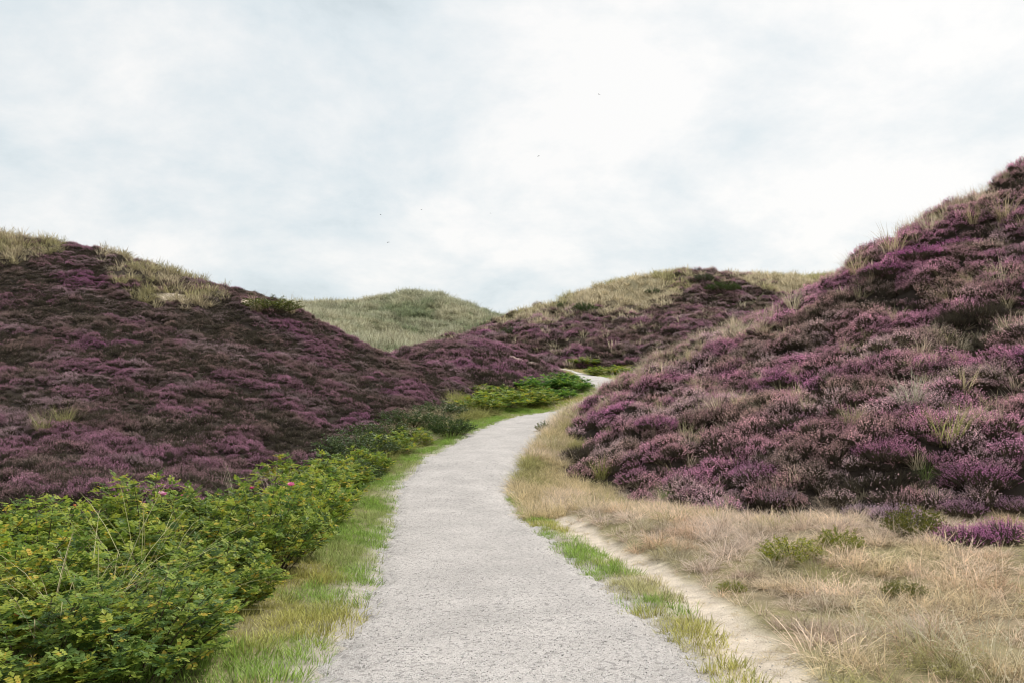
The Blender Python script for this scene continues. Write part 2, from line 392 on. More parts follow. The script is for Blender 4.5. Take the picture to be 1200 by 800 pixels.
# ------------------------------------------------------------------ gravel path
def resample(a, b, step):
    c = (a + b) / 2; L = np.concatenate([[0], np.cumsum(np.hypot(*np.diff(c, axis=0).T))])
    s = np.arange(0, L[-1], step)
    f = lambda q: np.stack([np.interp(s, L, q[:, 0]), np.interp(s, L, q[:, 1])], 1)
    return f(a), f(b), s
A, B, ss = resample(PL, PR, .06)
nt = 96; tt = np.linspace(-.16, 1.16, nt)
el = (fbm(ss * .45, ss * 0, 70, 3) - .5) * .16 + (fbm(ss * 2.6, ss * 0, 71, 2) - .5) * .07
er = (fbm(ss * .45, ss * 0 + 5, 72, 3) - .5) * .16 + (fbm(ss * 2.6, ss * 0 + 5, 73, 2) - .5) * .07
wid = np.hypot(*(B - A).T)
T = tt[None, :] + np.where(tt[None, :] < .5, (el / wid)[:, None], (er / wid)[:, None]) * (np.abs(tt - .5) * 2)[None, :]
PX = A[:, :1] + (B - A)[:, :1] * T; PY = A[:, 1:] + (B - A)[:, 1:] * T
edge = np.abs(tt - .5)[None, :] * 2
PZ = height(PX, PY) + .045 - .085 * sstep(.80, 1.24, edge) + (fbm(PX * 5, PY * 5, 76, 4) - .5) * .10 * sstep(.74, 1.0, edge) + (vnoise(PX * 19, PY * 19, 79) - .5) * .035 * sstep(.7, .95, edge) + .02 * (1 - edge**2) + (fbm(PX * 2.5, PY * 2.5, 75) - .5) * .03
path = link('gravel_path', grid_mesh('gravel_path', PX, PY, PZ, M['gravel']))
tag(path, 'pale grey gravel path winding between the dunes', 'path', kind='structure')

# ------------------------------------------------------------------ instancing for uncountable cover
def gn_group(name, coll):
    g = bpy.data.node_groups.new(name, 'GeometryNodeTree')
    g.interface.new_socket('Geometry', in_out='INPUT', socket_type='NodeSocketGeometry'); g.interface.new_socket('Geometry', in_out='OUTPUT', socket_type='NodeSocketGeometry')
    N, L = g.nodes, g.links
    gi = N.new('NodeGroupInput'); go = N.new('NodeGroupOutput'); ip = N.new('GeometryNodeInstanceOnPoints')
    ci = N.new('GeometryNodeCollectionInfo'); ci.inputs['Collection'].default_value = coll; ci.inputs['Separate Children'].default_value = True; ci.inputs['Reset Children'].default_value = True
    def na(t, n):
        a = N.new('GeometryNodeInputNamedAttribute'); a.data_type = t; a.inputs['Name'].default_value = n
        return [o for o in a.outputs if o.enabled and o.name == 'Attribute'][0]
    L.new(gi.outputs[0], ip.inputs['Points']); L.new(ci.outputs[0], ip.inputs['Instance']); ip.inputs['Pick Instance'].default_value = True
    L.new(na('INT', 'idx'), ip.inputs['Instance Index']); L.new(na('FLOAT_VECTOR', 'rot'), ip.inputs['Rotation']); L.new(na('FLOAT_VECTOR', 'scl'), ip.inputs['Scale'])
    L.new(ip.outputs[0], go.inputs[0]); return g
def proto_coll(name, meshes):
    c = bpy.data.collections.new(name)
    for i, me in enumerate(meshes):
        c.objects.link(bpy.data.objects.new(me.name, me))
    return c
def scatter(name, label, cat, coll, x, y, z, rot, scl, idx, tint):
    n = len(x); me = bpy.data.meshes.new(name); me.vertices.add(n)
    me.vertices.foreach_set('co', np.stack([x, y, z], 1).astype(np.float32).ravel())
    for nm, t, prop, v in (('rot', 'FLOAT_VECTOR', 'vector', rot), ('scl', 'FLOAT_VECTOR', 'vector', scl), ('idx', 'INT', 'value', idx), ('tint', 'FLOAT_COLOR', 'color', np.concatenate([tint, np.ones((n, 1))], 1))):
        a = me.attributes.new(nm, t, 'POINT'); a.data.foreach_set(prop, np.ascontiguousarray(v, np.int32 if t == 'INT' else np.float32).ravel())
    o = link(name, me); tag(o, label, cat, kind='stuff')
    md = o.modifiers.new('scatter', 'NODES'); md.node_group = gn_group(name, coll); print('STUFF', name, n); return o
def sample(xmin, xmax, ymin, ymax, dens, marg=140):
    n = int((xmax - xmin) * (ymax - ymin) * dens)
    x = RNG.uniform(xmin, xmax, n); y = RNG.uniform(ymin, ymax, n)
    px = CX + F * x / np.maximum(y, .1); k = (px > -marg) & (px < 1200 + marg)
    return x[k], y[k]
def jit(x, y): return x + (fbm(x * .9, y * .9, 3) - .5) * 1.6, y + (fbm(x * .9, y * .9, 8) - .5) * 1.6
def rots(n, tilt=.2):
    return np.stack([RNG.normal(0, tilt, n), RNG.normal(0, tilt, n), RNG.uniform(0, 6.283, n)], 1)
def iso(s, zs=None):
    return np.stack([s, s, s if zs is None else zs], 1)

# ------------------------------------------------------------------ plant prototypes
def rv(r): a = r.uniform(0, 6.283); return (math.cos(a), math.sin(a), 0)
def curve(base, az, lean, length, droop, n=4):
    pts = [base]; p = Vector(base); step = length / (n - 1)
    for i in range(n - 1):
        a = lean + droop * (i + .5) / (n - 1)
        d = Vector((math.cos(az) * math.sin(a), math.sin(az) * math.sin(a), math.cos(a)))
        p = p + d * step; pts.append(tuple(p))
    return pts
def heather(seed, radius, high, n, bloom, fs=1.0, mb=None, fl=None, flm=1):
    """cushion of upright sprigs: dark leafy stems below, bells along the tips"""
    r = random.Random(seed); mb = mb or MB(); fl = fl or mb
    for _ in range(n):
        q = math.sqrt(r.random()); az = r.uniform(0, 6.283)
        bx, by = q * radius * .72 * math.cos(az), q * radius * .72 * math.sin(az)
        hh = high * math.sqrt(max(.05, 1 - .85 * q * q)) * r.uniform(.8, 1.12)
        pts = curve((bx, by, -.04), az + r.gauss(0, .5), .12 + .65 * q + r.gauss(0, .12), hh + .04, .15, 4)
        side = rv(r); mb.ribbon(pts, side, .010 * fs, .008 * fs, r.random(), 0)
        for k in range(3):                                  # leafy side shoots
            p = Vector(pts[1]).lerp(Vector(pts[2]), r.random()); d = Vector((r.gauss(0, .7), r.gauss(0, .7), .8)).normalized() * r.uniform(.03, .06)
            s2 = Vector(rv(r)) * .006 * fs; mb.face([p - s2, p + s2, p + d], r.random(), 0)
        if r.random() < bloom * (1.15 - .95 * q**3):
            t0, t1 = Vector(pts[2]).lerp(Vector(pts[3]), .25), Vector(pts[3])
            for k in range(6):
                p = t0.lerp(t1, k / 5 * 1.05) + Vector((r.gauss(0, .006), r.gauss(0, .006), r.gauss(0, .004)))
                a = Vector((r.gauss(0, 1), r.gauss(0, 1), r.gauss(.4, .7))).normalized() * .0085 * fs; b = Vector((r.gauss(0, 1), r.gauss(0, 1), r.gauss(0, .7))).normalized() * .0075 * fs
                fl.face([p - a, p - b, p + a, p + b], r.random(), flm)
    return mb
def grass(seed, n, radius, high, width, lean, droop, head=0, segs=4, mb=None, var=.35):
    r = random.Random(seed); mb = mb or MB()
    waz = r.uniform(0, 6.283)
    for _ in range(n):
        q = math.sqrt(r.random()); az = r.uniform(0, 6.283)
        b = (q * radius * math.cos(az), q * radius * math.sin(az), -.03)
        az2 = az + r.gauss(0, .7); ln = abs(r.gauss(lean, lean * .5)); h = high * r.uniform(1 - var * 1.4, 1 + var)
        pts = curve(b, az2, ln, h, droop * r.uniform(.2, 1.5), segs + 1)
        c = r.random(); mb.ribbon(pts, (-math.sin(az2), math.cos(az2), 0), width * r.uniform(.7, 1.2), width * .5, c, 0)
        if r.random() < head:
            t0, t1 = Vector(pts[-2]), Vector(pts[-1]); d = (t1 - t0).normalized()
            for k in range(7):
                p = t1 - d * .012 * k * 1.3; s = Vector((r.gauss(0, 1), r.gauss(0, 1), r.gauss(.2, .6))).normalized() * .014
                w = s.cross(d).normalized() * .0022; mb.face([p - w, p + w, p + s + d * .012], min(1, c + .25), 0)
    return mb
H_NEAR = [heather(i, .20, .24, 190, .92).mesh('heather_sprigs', [M['heath_leaf'], M['heath_flower']]) for i in range(4)]
H_DULL = [heather(20 + i, .20, .22, 150, .32).mesh('heather_sprigs_faded', [M['heath_leaf'], M['heath_flower']]) for i in range(3)]
H_BARE = [heather(30 + i, .20, .20, 150, .04).mesh('heather_sprigs_green', [M['heath_leaf'], M['heath_flower']]) for i in range(2)]
HEATH = proto_coll('heather_sources', H_NEAR + H_DULL + H_BARE)
names = sorted(o.name for o in HEATH.objects)
I_FULL = [i for i, n in enumerate(names) if n.startswith('heather_sprigs') and 'faded' not in n and 'green' not in n]
I_DULL = [i for i, n in enumerate(names) if 'faded' in n]; I_BARE = [i for i, n in enumerate(names) if 'green' in n]
G_DRY = proto_coll('dry_grass_sources', [grass(40 + i, 52, .075, .23, .006, .5, 1.15, .6, 4).mesh('dry_grass_tuft', [M['blade']]) for i in range(5)])
G_GREEN = proto_coll('verge_grass_sources', [grass(50 + i, 46, .08, .085, .0045, .45, .8, 0, 3).mesh('verge_grass_tuft', [M['blade']]) for i in range(4)])
G_MARRAM = proto_coll('marram_sources', [grass(60 + i, 70, .16, .62, .010, .32, .75, .12, 4).mesh('marram_blades', [M['blade']]) for i in range(4)])

G_FARM = proto_coll('far_marram_sources', [grass(70 + i, 34, .24, .62, .026, .38, .85, 0, 4).mesh('marram_clump', [M['blade']]) for i in range(4)])
PINK = np.array([.62, .315, .44]); MAG = np.array([.60, .245, .45]); ROSE = np.array([.54, .325, .35]); MAUVE = np.array([.62, .49, .48]); BROWN = np.array([.36, .27, .20])
def heath_cover(name, label, pg, box, dens, smin, smax, seed, k_bright, k_dull, zs=1.0, keep=None, lift=1.0):
    d = 1 / math.sqrt(dens); gxx, gyy = np.meshgrid(np.arange(box[0], box[1], d), np.arange(box[2], box[3], d))
    x = (gxx + (np.arange(gyy.shape[0]) % 2)[:, None] * d * .5).ravel(); y = gyy.ravel(); x = x + RNG.uniform(-.42, .42, len(x)) * d; y = y + RNG.uniform(-.42, .42, len(y)) * d
    px = CX + F * x / y; k = (px > -140) & (px < 1340); x, y = x[k], y[k]
    jx, jy = jit(x, y); k = inside(pg, jx, jy)
    k &= interp(SANDG, x, y) < .4
    if keep is not None: k &= keep(x, y)
    x, y = x[k], y[k]; n = len(x)
    c = interp(CR, x, y) + RNG.normal(0, .16, n)
    pa = fbm(x * .75, y * .75, seed); pb = fbm(x * .42 + 9, y * .42, seed + 3)
    sel = c + (pa - .5) * 1.6 + k_bright
    idx = np.where(sel > .62, RNG.choice(I_FULL, n), np.where(sel > .30, RNG.choice(I_DULL, n), RNG.choice(I_BARE, n)))
    t = np.tile(ROSE, (n, 1)); t = mixc(t, PINK, sstep(.40, .58, pa)); t = mixc(t, MAG, sstep(.60, .74, pb) * .9)
    t = mixc(t, MAUVE, sstep(.54, .66, fbm(x * .8, y * .8, seed + 6)) * .8 * k_dull); t = mixc(t, BROWN, sstep(.52, .66, fbm(x * .55, y * .55, seed + 9)) * .75 * k_dull)
    t = t * RNG.uniform(.6, 1.3, (n, 1)) * lift
    s = smin + (smax - smin) * RNG.random(n)**1.6
    return scatter(name, label, 'heather', HEATH, x, y, height(x, y) - .02, rots(n, .22), iso(s, s * zs * RNG.uniform(.7, 1.3, n)), idx, t)
def right_crest(x, y):
    pxx = CX + F * x / y; el = HOR - F * (height(x, y) - CZ) / y; top = np.interp(pxx, [r[0] for r in RR], [r[1] for r in RR])
    return np.exp(-(np.clip(el - top - 3, 0, 999) / 13)**2) * (y > 22) * sstep(.38, .52, fbm(x * .45, y * .45, 305))
def rimdist(pg, x, y):
    a, b = jit(x, y); return seg_dist(np.vstack([pg, pg[:1]]), a, b)
FAST_TEST = os.environ.get('BARE')
def crest_grass(x, y, seed):
    pxx = CX + F * x / y; top = np.interp(pxx, [0, 130, 200, 260, 350], [276, 296, 320, 340, 369]); el = HOR - F * (height(x, y) - CZ) / y
    k = (el - top < 30 * (.30 + 1.2 * np.exp(-((pxx - 185) / 70)**2) + 1.0 * np.exp(-((pxx - 20) / 40)**2)) * (.4 + 1.2 * fbm(x * .5, y * .5, 290))) & (pxx < 262) & (np.abs(pxx - 92) > 22) & (y > 28)
    return np.where(k, fbm(x * .8, y * .8, 295) + .01, 0)
if not FAST_TEST:
    heath_cover('heather', 'dark purple heather blanketing the slope of the left dune', LEFTD, (-36, 0, 9, 48), 29, .42, 1.0, 101, -.20, .8, lift=.84, keep=lambda x, y: crest_grass(x, y, 291) + RNG.normal(0, .06, len(x)) < .54)
    heath_cover('heather', 'bright pink heather cushions blanketing the steep right dune', RIGHTD, (.8, 26, 10, 33), 13.5, .85, 1.6, 131, .18, .85, lift=1.42, keep=lambda x, y: (RNG.random(len(x)) > .5 * right_crest(x, y)) & (RNG.random(len(x)) < .12 + .88 * sstep(.0, 1.5, rimdist(RIGHTD, x, y) + (fbm(x * .9, y * .9, 311) - .5) * 2.2)))
    heath_cover('heather', 'purple heather on the small mound beyond the left dune', MOUND, (-9, 4, 43, 62), 7, 1.2, 2.1, 161, .0, .6)
    heath_cover('heather', 'purple heather on the lower slope of the middle dune', MIDD, (-9, 46, 57, 108), 4, 1.4, 2.8, 191, -.05, .9,
                keep=lambda x, y: (height(x, y) - (CZ + (470 - 358) / F * y) + 5.5 * (fbm(x * .09, y * .09, 77) - .5) + RNG.normal(0, .5, len(x)) - .62 * np.clip(x - 14, 0, 8) + .62 * np.clip(x - 25.5, 0, 10)) < -.3)

HBUSH = [
 (1130,636,.72,.7,(.60,.23,.46,1),'vivid magenta heather bush in the dry grass at the right edge, left half'),
 (1180,632,.75,.72,(.60,.23,.46,1),'vivid magenta heather bush cut by the right edge'),
 (1055,612,.85,.75,(.60,.42,.52,1),'pale mauve heather bush in the dry grass left of the magenta one'),
 (1012,606,.75,.75,(.60,.46,.52,1),'small faded mauve heather bush at the left end of the pale mauve bush'),
 (1128,600,.75,.7,(.58,.32,.48,1),'mauve heather bush behind the magenta one'),
 (1188,596,.7,.65,(.56,.32,.46,1),'mauve heather bush at the right edge behind the magenta one'),
 (848,600,.8,.75,(.58,.44,.54,1),'faded lilac heather bush in dry grass at the foot of the dune'),
 (915,588,.9,.8,(.54,.38,.44,1),'dusky heather bush at the foot of the dune right of the faded lilac one'),
 (890,560,1.1,1.0,(.60,.28,.46,1),'rounded pink heather bush low on the right dune above the lilac one'),
 (1150,565,1.2,1.1,(.60,.26,.46,1),'rounded pink heather bush low on the right dune with a dark front'),
 (1035,535,1.1,1.0,(.58,.25,.42,1),'pink heather bush low on the right dune among green grass blades'),
 (1075,305,1.9,1.3,(.64,.20,.48,1),'bright magenta heather bush high on the right dune under the crest'),
 (1035,322,1.6,1.1,(.62,.22,.46,1),'magenta heather bush left of the brightest one high on the dune'),
 (1125,293,1.6,1.1,(.62,.22,.46,1),'magenta heather bush right of the brightest one high on the dune'),
 (770,500,1.2,.9,(.60,.24,.44,1),'pink heather bush on the left nose of the right dune'),
 (800,505,1.1,.9,(.62,.22,.46,1),'bright pink heather bush on the nose of the dune beside pale grass')]
HB_XY = [(*hit(q[0], q[1], 5), q[2]) for q in HBUSH]
STRAW = np.array([.58, .49, .31]); PALE = np.array([.66, .56, .44]); OLIVE = np.array([.33, .33, .12]); GREEN = np.array([.27, .40, .085]); YELLOW = np.array([.44, .42, .13]); RUST = np.array([.56, .39, .26])
def grass_cover(name, label, coll, x, y, smin, smax, tint, zs=1., tilt=.2, cat='grass', hgtm=None):
    n = len(x); s = RNG.uniform(smin, smax, n)
    if hgtm is not None: s = s * hgtm
    m = len(coll.objects)
    return scatter(name, label, cat, coll, x, y, height(x, y) - .01, rots(n, tilt), iso(s, s * zs * RNG.uniform(.7, 1.2, n)), RNG.integers(0, m, n), tint * RNG.uniform(.75, 1.2, (n, 1)))
def pathd(x, y):
    d = np.minimum(seg_dist(PL, x, y), seg_dist(PR, x, y)); return np.where(inside(PATH, x, y), -d, d)
if not FAST_TEST:
    # pale dry grass of the right foreground
    x, y = sample(.8, 12, 3.4, 19, 40); jx, jy = jit(x, y)
    d = pathd(x, y); dt = seg_dist(TRAIL, x, y); side = np.array([1.0])
    tx = np.interp(y, [p[1] for p in TRAIL], [p[0] for p in TRAIL])
    k = (x > tx + .24 + .3 * (fbm(x * 2, y * 2, 200) - .5)) & (~inside(RIGHTD, jx, jy) | (RNG.random(len(x)) < .75 * np.exp(-(rimdist(RIGHTD, x, y) / .9)**2))) & (d > .5)
    k &= RNG.random(len(x)) < .35 + .65 * sstep(.2, .9, x - tx)
    x, y = x[k], y[k]; k = dome(x, y, .55, 208) + RNG.normal(0, .15, len(x)) > .22
    for hx, hy, hs in HB_XY: k &= np.hypot(x - hx, y - hy + .25) > .52 * hs
    x, y = x[k], y[k]
    a = fbm(x * 1.2, y * 1.2, 210); b = fbm(x * 1.7, y * 1.7, 215)
    t = np.tile(PALE * np.array([1.12, 1.08, 1.1]), (len(x), 1)); t = mixc(t, STRAW, sstep(.46, .6, a) * .7); t = mixc(t, RUST, sstep(.54, .66, b) * .6); t = mixc(t, OLIVE, sstep(.56, .66, fbm(x * 1.1, y * 1.1, 219)) * .8)
    t = mixc(t, np.array([.50, .42, .39]), sstep(.52, .62, fbm(x * .8, y * .8, 225)) * .5)
    grass_cover('dry_grass', 'pale feathery dry grass at the foot of the right dune', G_DRY, x, y, .5, 1.0, t, zs=.85 + 0 * x, hgtm=.42 + .95 * dome(x, y, .55, 208) * (.5 + fbm(x * .9, y * .9, 209)))
    x, y = sample(-.5, 4, 3.6, 17, 30); k = seg_dist(TRAIL, x, y) < .42; x, y = x[k], y[k]
    grass_cover('trail_litter', 'short dry blades and litter strewn over the sandy side track', G_DRY, x, y, .16, .42, np.tile(STRAW * .9, (len(x), 1)), zs=.6)
    # dry grass apron where the right dune meets the path
    x, y = sample(-.5, 4, 14, 32, 45); d = pathd(x, y); jx, jy = jit(x, y); k = (d > .12) & (x > np.interp(y, PR[:, 1][:90], PR[:, 0][:90])) & ~inside(RIGHTD, jx, jy)
    x, y = x[k], y[k]; a = fbm(x * .6, y * .6, 230); t = mixc(np.tile(STRAW, (len(x), 1)), OLIVE, sstep(.45, .6, a) * .8); t = mixc(t, PALE, sstep(.5, .62, fbm(x, y, 233)))
    grass_cover('dry_grass', 'straw coloured grass bank at the tip of the right dune', G_DRY, x, y, .8, 1.5, t, hgtm=1 + .8 * sstep(23, 29, y))
    # green verges
    x, y = sample(-4, 4, 3.2, 40, 190); d = pathd(x, y)
    tx = np.interp(y, [p[1] for p in TRAIL], [p[0] for p in TRAIL])
    left = x < np.interp(y, PC[:, 1][:90], PC[:, 0][:90])
    ed = -.06 + .30 * (fbm(x * 1.2, y * 1.2, 240) - .4)
    k = (d > ed) & (d < 2.2) & (left | ((x < tx - .10 + .25 * (fbm(x * 3, y * 3, 247) - .5)) & (y < 17)) )
    k &= RNG.random(len(x)) < .12 + .88 * sstep(.24, .38, fbm(x * 1.3, y * 1.3, 244)) * np.where(left, sstep(-.05, .35, d), sstep(-.1, .12, d))
    x, y, left = x[k], y[k], left[k]; a = fbm(x * .8, y * .8, 250); b = fbm(x * .5, y * .5, 255)
    t = mixc(np.tile(YELLOW, (len(x), 1)), GREEN, sstep(.34, .48, a + .2 * sstep(8, 15, y) * left)); t = mixc(t, STRAW, sstep(.56, .66, b) * (.7 - .4 * left))
    grass_cover('verge_grass', 'short green and yellow grass along the edges of the gravel path', G_GREEN, x, y, .6, 1.5, t, hgtm=.55 + .9 * fbm(x * 2.2, y * 2.2, 258))
    # rank pale grass between the brambles and the bend
    x, y = sample(-9, 0, 20, 43, 26); d = pathd(x, y); jx, jy = jit(x, y); k = (d > .9) & ~inside(LEFTD, jx, jy) & ~inside(MOUND, jx, jy) & (fbm(x * .7, y * .7, 262) > .40)
    x, y = x[k], y[k]; t = mixc(np.tile(np.array([.46, .41, .27]), (len(x), 1)), OLIVE, sstep(.42, .58, fbm(x * .8, y * .8, 264)))
    grass_cover('rank_grass', 'rank pale grass between the brambles and the mown verge at the bend', G_DRY, x, y, 1.0, 2.0, t)
    # far verge and hollow
    x, y = sample(-6, 12, 34, 70, 22); d = pathd(x, y); jx, jy = jit(x, y)
    k = (d > .1) & ~inside(MOUND, jx, jy) & ~inside(LEFTD, jx, jy) & ~inside(MIDD, jx, jy) & ~inside(RIGHTD, jx, jy)
    x, y = x[k], y[k]; a = fbm(x * .4, y * .4, 260); t = mixc(np.tile(GREEN, (len(x), 1)), YELLOW, sstep(.4, .6, a)); t = mixc(t, STRAW, sstep(.54, .62, fbm(x * .3, y * .3, 266)) * .8)
    grass_cover('meadow_grass', 'green grass in the hollow round the far bend of the path', G_GREEN, x, y, 1.4, 2.6, t)
    # marram: middle dune, far dune, left crest, right crest
    x, y = sample(-12, 52, 58, 118, 4.2); jx, jy = jit(x, y); k = inside(MIDD, jx, jy)
    zz = height(x, y) - (CZ + (470 - 358) / F * y) + 5.5 * (fbm(x * .09, y * .09, 77) - .5) - .62 * np.clip(x - 14, 0, 8) + .62 * np.clip(x - 25.5, 0, 10)
    k &= (zz > -.9) | (RNG.random(len(x)) < .10); x, y = x[k], y[k]
    a = fbm(x * .15, y * .15, 270); t = mixc(np.tile(np.array([.60, .53, .38]), (len(x), 1)), OLIVE * 1.1, sstep(.52, .66, a) * .6)
    grass_cover('marram_grass', 'straw coloured marram grass over the crest of the middle dune', G_FARM, x, y, .8, 1.6, t, .85)
    x, y = sample(-62, 14, 66, 175, 3.4); jx, jy = jit(x, y); k = inside(FARD, jx, jy) & (dome(x, y, 2.0, 279) + RNG.normal(0, .12, len(x)) > .38); x, y = x[k], y[k]
    a = fbm(x * .2, y * .2, 280); t = mixc(np.tile(np.array([.45, .45, .33]), (len(x), 1)), np.array([.27, .31, .19]), sstep(.46, .62, a)); t = mixc(t, np.array([.52, .49, .36]), sstep(.50, .62, fbm(x * .11, y * .11, 285)) * .7)
    grass_cover('marram_grass', 'grey green marram grass covering the far dune', G_FARM, x, y, 1.1, 2.5, t, .75)
    x, y = sample(-27, -13, 34, 46, 9)
    k = (interp(SANDG, x, y) < .3) & (crest_grass(x, y, 291) + RNG.normal(0, .07, len(x)) >= .50)
    x, y = x[k], y[k]; t = mixc(np.tile(np.array([.50, .43, .30]), (len(x), 1)), OLIVE * .9, .55 * sstep(.42, .6, fbm(x * .9, y * .9, 297)))
    grass_cover('marram_grass', 'dry marram grass fringe along the crest of the left dune', G_FARM, x, y, .55, 1.0, t, .85)
    x, y = sample(1, 22, 15, 33, 11); jx, jy = jit(x, y); k = inside(RIGHTD, jx, jy); x, y = x[k], y[k]
    pr = .07 + .34 * sstep(.56, .68, fbm(x * .6, y * .6, 307)) + .7 * right_crest(x, y)
    k = RNG.random(len(x)) < pr; x, y = x[k], y[k]
    t = mixc(np.tile(PALE, (len(x), 1)), OLIVE, RNG.random(len(x))**2 * .6)
    grass_cover('marram_grass', 'thin straw coloured grass blades scattered through the heather on the right dune', G_MARRAM, x, y, .45, 1.0, t, .9, tilt=.28)

    # loose stones on the gravel
    def pebble(seed):
        r = random.Random(seed); mb = MB(); n = 6; c = r.random()
        rings = [(-.5, .45), (0.0, 1.0), (.5, .6)]
        for zz, q in rings:
            for k in range(n):
                a = 6.283 * k / n; w = q * r.uniform(.75, 1.15); mb.v.append((w * math.cos(a), w * .8 * math.sin(a), zz * .9)); mb.r.append(c)
        for i in range(2):
            for k in range(n): mb.f.append((i*n+k, i*n+(k+1)%n, (i+1)*n+(k+1)%n, (i+1)*n+k)); mb.m.append(0)
        mb.f.append(tuple(range(2*n, 3*n))); mb.m.append(0)
        return mb.mesh('pebble', [M['stone']])
    PEB = proto_coll('pebble_sources', [pebble(300 + i) for i in range(8)])
    x = RNG.uniform(-3.2, 3.4, 100000); y = 3.0 + 12 * RNG.random(100000)**1.5
    k = (pathd(x, y) < .05 + .55 * RNG.random(len(x))**4) | ((seg_dist(TRAIL, x, y) < .35) & (RNG.random(len(x)) < .22)); x, y = x[k], y[k]
    # the path sheet stands a little above the ground; interpolate its height
    tch = height(x, y); dd = pathd(x, y)
    ii = np.clip(np.searchsorted(ss, 0), 0, 0)
    from mathutils.bvhtree import BVHTree
    bv = BVHTree.FromPolygons([tuple(v.co) for v in path.data.vertices], [tuple(p.vertices) for p in path.data.polygons])
    z = np.array([(lambda h: h[0].z if h[0] else -9)(bv.ray_cast(Vector((a, b, 5)), Vector((0, 0, -1)))) for a, b in zip(x, y)])
    z = np.maximum(z, tch); n = len(x); s = .0026 + .006 * RNG.random(n)**4
    scatter('gravel', 'loose grey pebbles on the near part of the path', 'gravel', PEB, x, y, z + .001, rots(n, .5), iso(s, s * .8), RNG.integers(0, 8, n), np.ones((n, 3)))

# ------------------------------------------------------------------ individual plants
def leaflets(mb, p, d, up, length, r, k=7, size=.034):
    """one compound leaf: a terminal leaflet and opposite pairs, each folded along its midrib"""
    d = d.normalized(); s = d.cross(up).normalized(); u = s.cross(d); c = r.random()
    for i in range(k):
        if i == k - 1: b = p + d * length; ld = d
        else:
            j = i // 2; sg = 1 if i % 2 else -1
            b = p + d * length * (.35 + .22 * j); ld = (d * .55 + s * sg).normalized()
        ld = (ld + Vector((0, 0, -.15))).normalized(); ls = ld.cross(u).normalized(); lu = ls.cross(ld)
        L = size * r.uniform(.8, 1.2); w = L * .33; cc = min(1, max(0, c + r.gauss(0, .06)))
        t = b + ld * L; m1 = b + ld * L * .45 + ls * w + lu * w * .35; m2 = b + ld * L * .45 - ls * w + lu * w * .35
        mb.face([b, m1, t], cc); mb.face([b, t, m2], cc)
def bush_meshes(seed, radius, high, canes, per, size, leafmat, kind='rose'):
    r = random.Random(seed); fo = MB(); st = MB(); tips = []
    for i in range(canes):
        q = math.sqrt((i + .5) / canes); az = i * 2.39996 + r.gauss(0, .25)
        b = (q * radius * .55 * math.cos(az), q * radius * .55 * math.sin(az), -.05)
        h = high * (1.10 - .40 * q**2) * r.uniform(.82, 1.06)
        pts = curve(b, az + r.gauss(0, .4), .1 + .5 * q, h, .55 * q + .1, 6)
        st.tube(pts, .006, .0025, r.random(), 0, 4); tips.append(pts[-1])
        cb = r.random() * .5
        for k in range(per):
            t = .2 + .8 * ((k + r.random()) / per)**.48; f = min(4.999, t * 5); i0 = min(4, int(f)); p = Vector(pts[i0]).lerp(Vector(pts[i0+1]), f - i0)
            a2 = k * 2.4 + r.gauss(0, .5); dirn = Vector((math.cos(a2), math.sin(a2), r.uniform(-.35, 1.2)))
            dirn += Vector((math.cos(az), math.sin(az), 0)) * .5 * q
            if kind == 'rose': leaflets(fo, p, dirn, Vector((0, 0, 1)), size * 2.0, r, 7, size)
            else:
                for _ in range(3):
                    dd = (dirn + Vector((r.gauss(0, .6), r.gauss(0, .6), r.gauss(0, .4)))).normalized(); s = dd.orthogonal().normalized(); s = (s + dd.cross(s) * r.gauss(0, 1)).normalized()
                    L = size * r.uniform(.7, 1.3); pp = p + dd * r.uniform(0, size * 1.2); c = r.random()
                    fo.face([pp, pp + dd * L * .5 + s * L * .3, pp + dd * L, pp + dd * L * .5 - s * L * .3], c)
    return fo.mesh('foliage', [leafmat]), st.mesh('stems', [M['stem']]), tips
ROSEB = [bush_meshes(400 + i, .54, .86, 52, 20, .045, M['rose_leaf']) for i in range(4)]
ROSEF = [bush_meshes(420 + i, .60, .74, 50, 16, .052, M['rose_leaf']) for i in range(2)]
DARKB = [bush_meshes(430 + i, .55, .75, 80, 22, .040, M['dark_leaf'], 'dark') for i in range(3)]
def flower_mesh(seed):
    r = random.Random(seed); mb = MB()
    for i in range(10):
        a = 1.2566 * i + (.6 if i > 4 else 0); d = Vector((math.cos(a), math.sin(a), .5 if i < 5 else 1.1)).normalized(); s = Vector((-math.sin(a), math.cos(a), 0))
        L = .042; c = r.random(); mb.face([(0, 0, 0), d * L * .6 + s * .02, d * L + s * .012, d * L - s * .012, d * L * .6 - s * .02], c)
    return mb.mesh('flower', [M['petal']])
def hip_mesh():
    mb = MB(); rings = [(0, .004), (.004, .011), (.012, .015), (.02, .011), (.026, .004), (.032, .006)]; n = 8
    for z, q in rings:
        for k in range(n): mb.v.append((q * math.cos(6.283*k/n), q * math.sin(6.283*k/n), z)); mb.r.append(.5)
    for i in range(len(rings) - 1):
        for k in range(n): mb.f.append((i*n+k, i*n+(k+1)%n, (i+1)*n+(k+1)%n, (i+1)*n+k)); mb.m.append(0)
    return mb.mesh('rose_hip', [M['hip']])
FLOWER = [flower_mesh(440 + i) for i in range(2)]; HIP = hip_mesh()
def place(root, x, y, s=1., sz=None, rz=None, sink=.02):
    root.location = (x, y, float(height(x, y)) - sink); root.rotation_euler = (0, 0, random.uniform(0, 6.28) if rz is None else rz)
    root.scale = (s, s, sz or s)
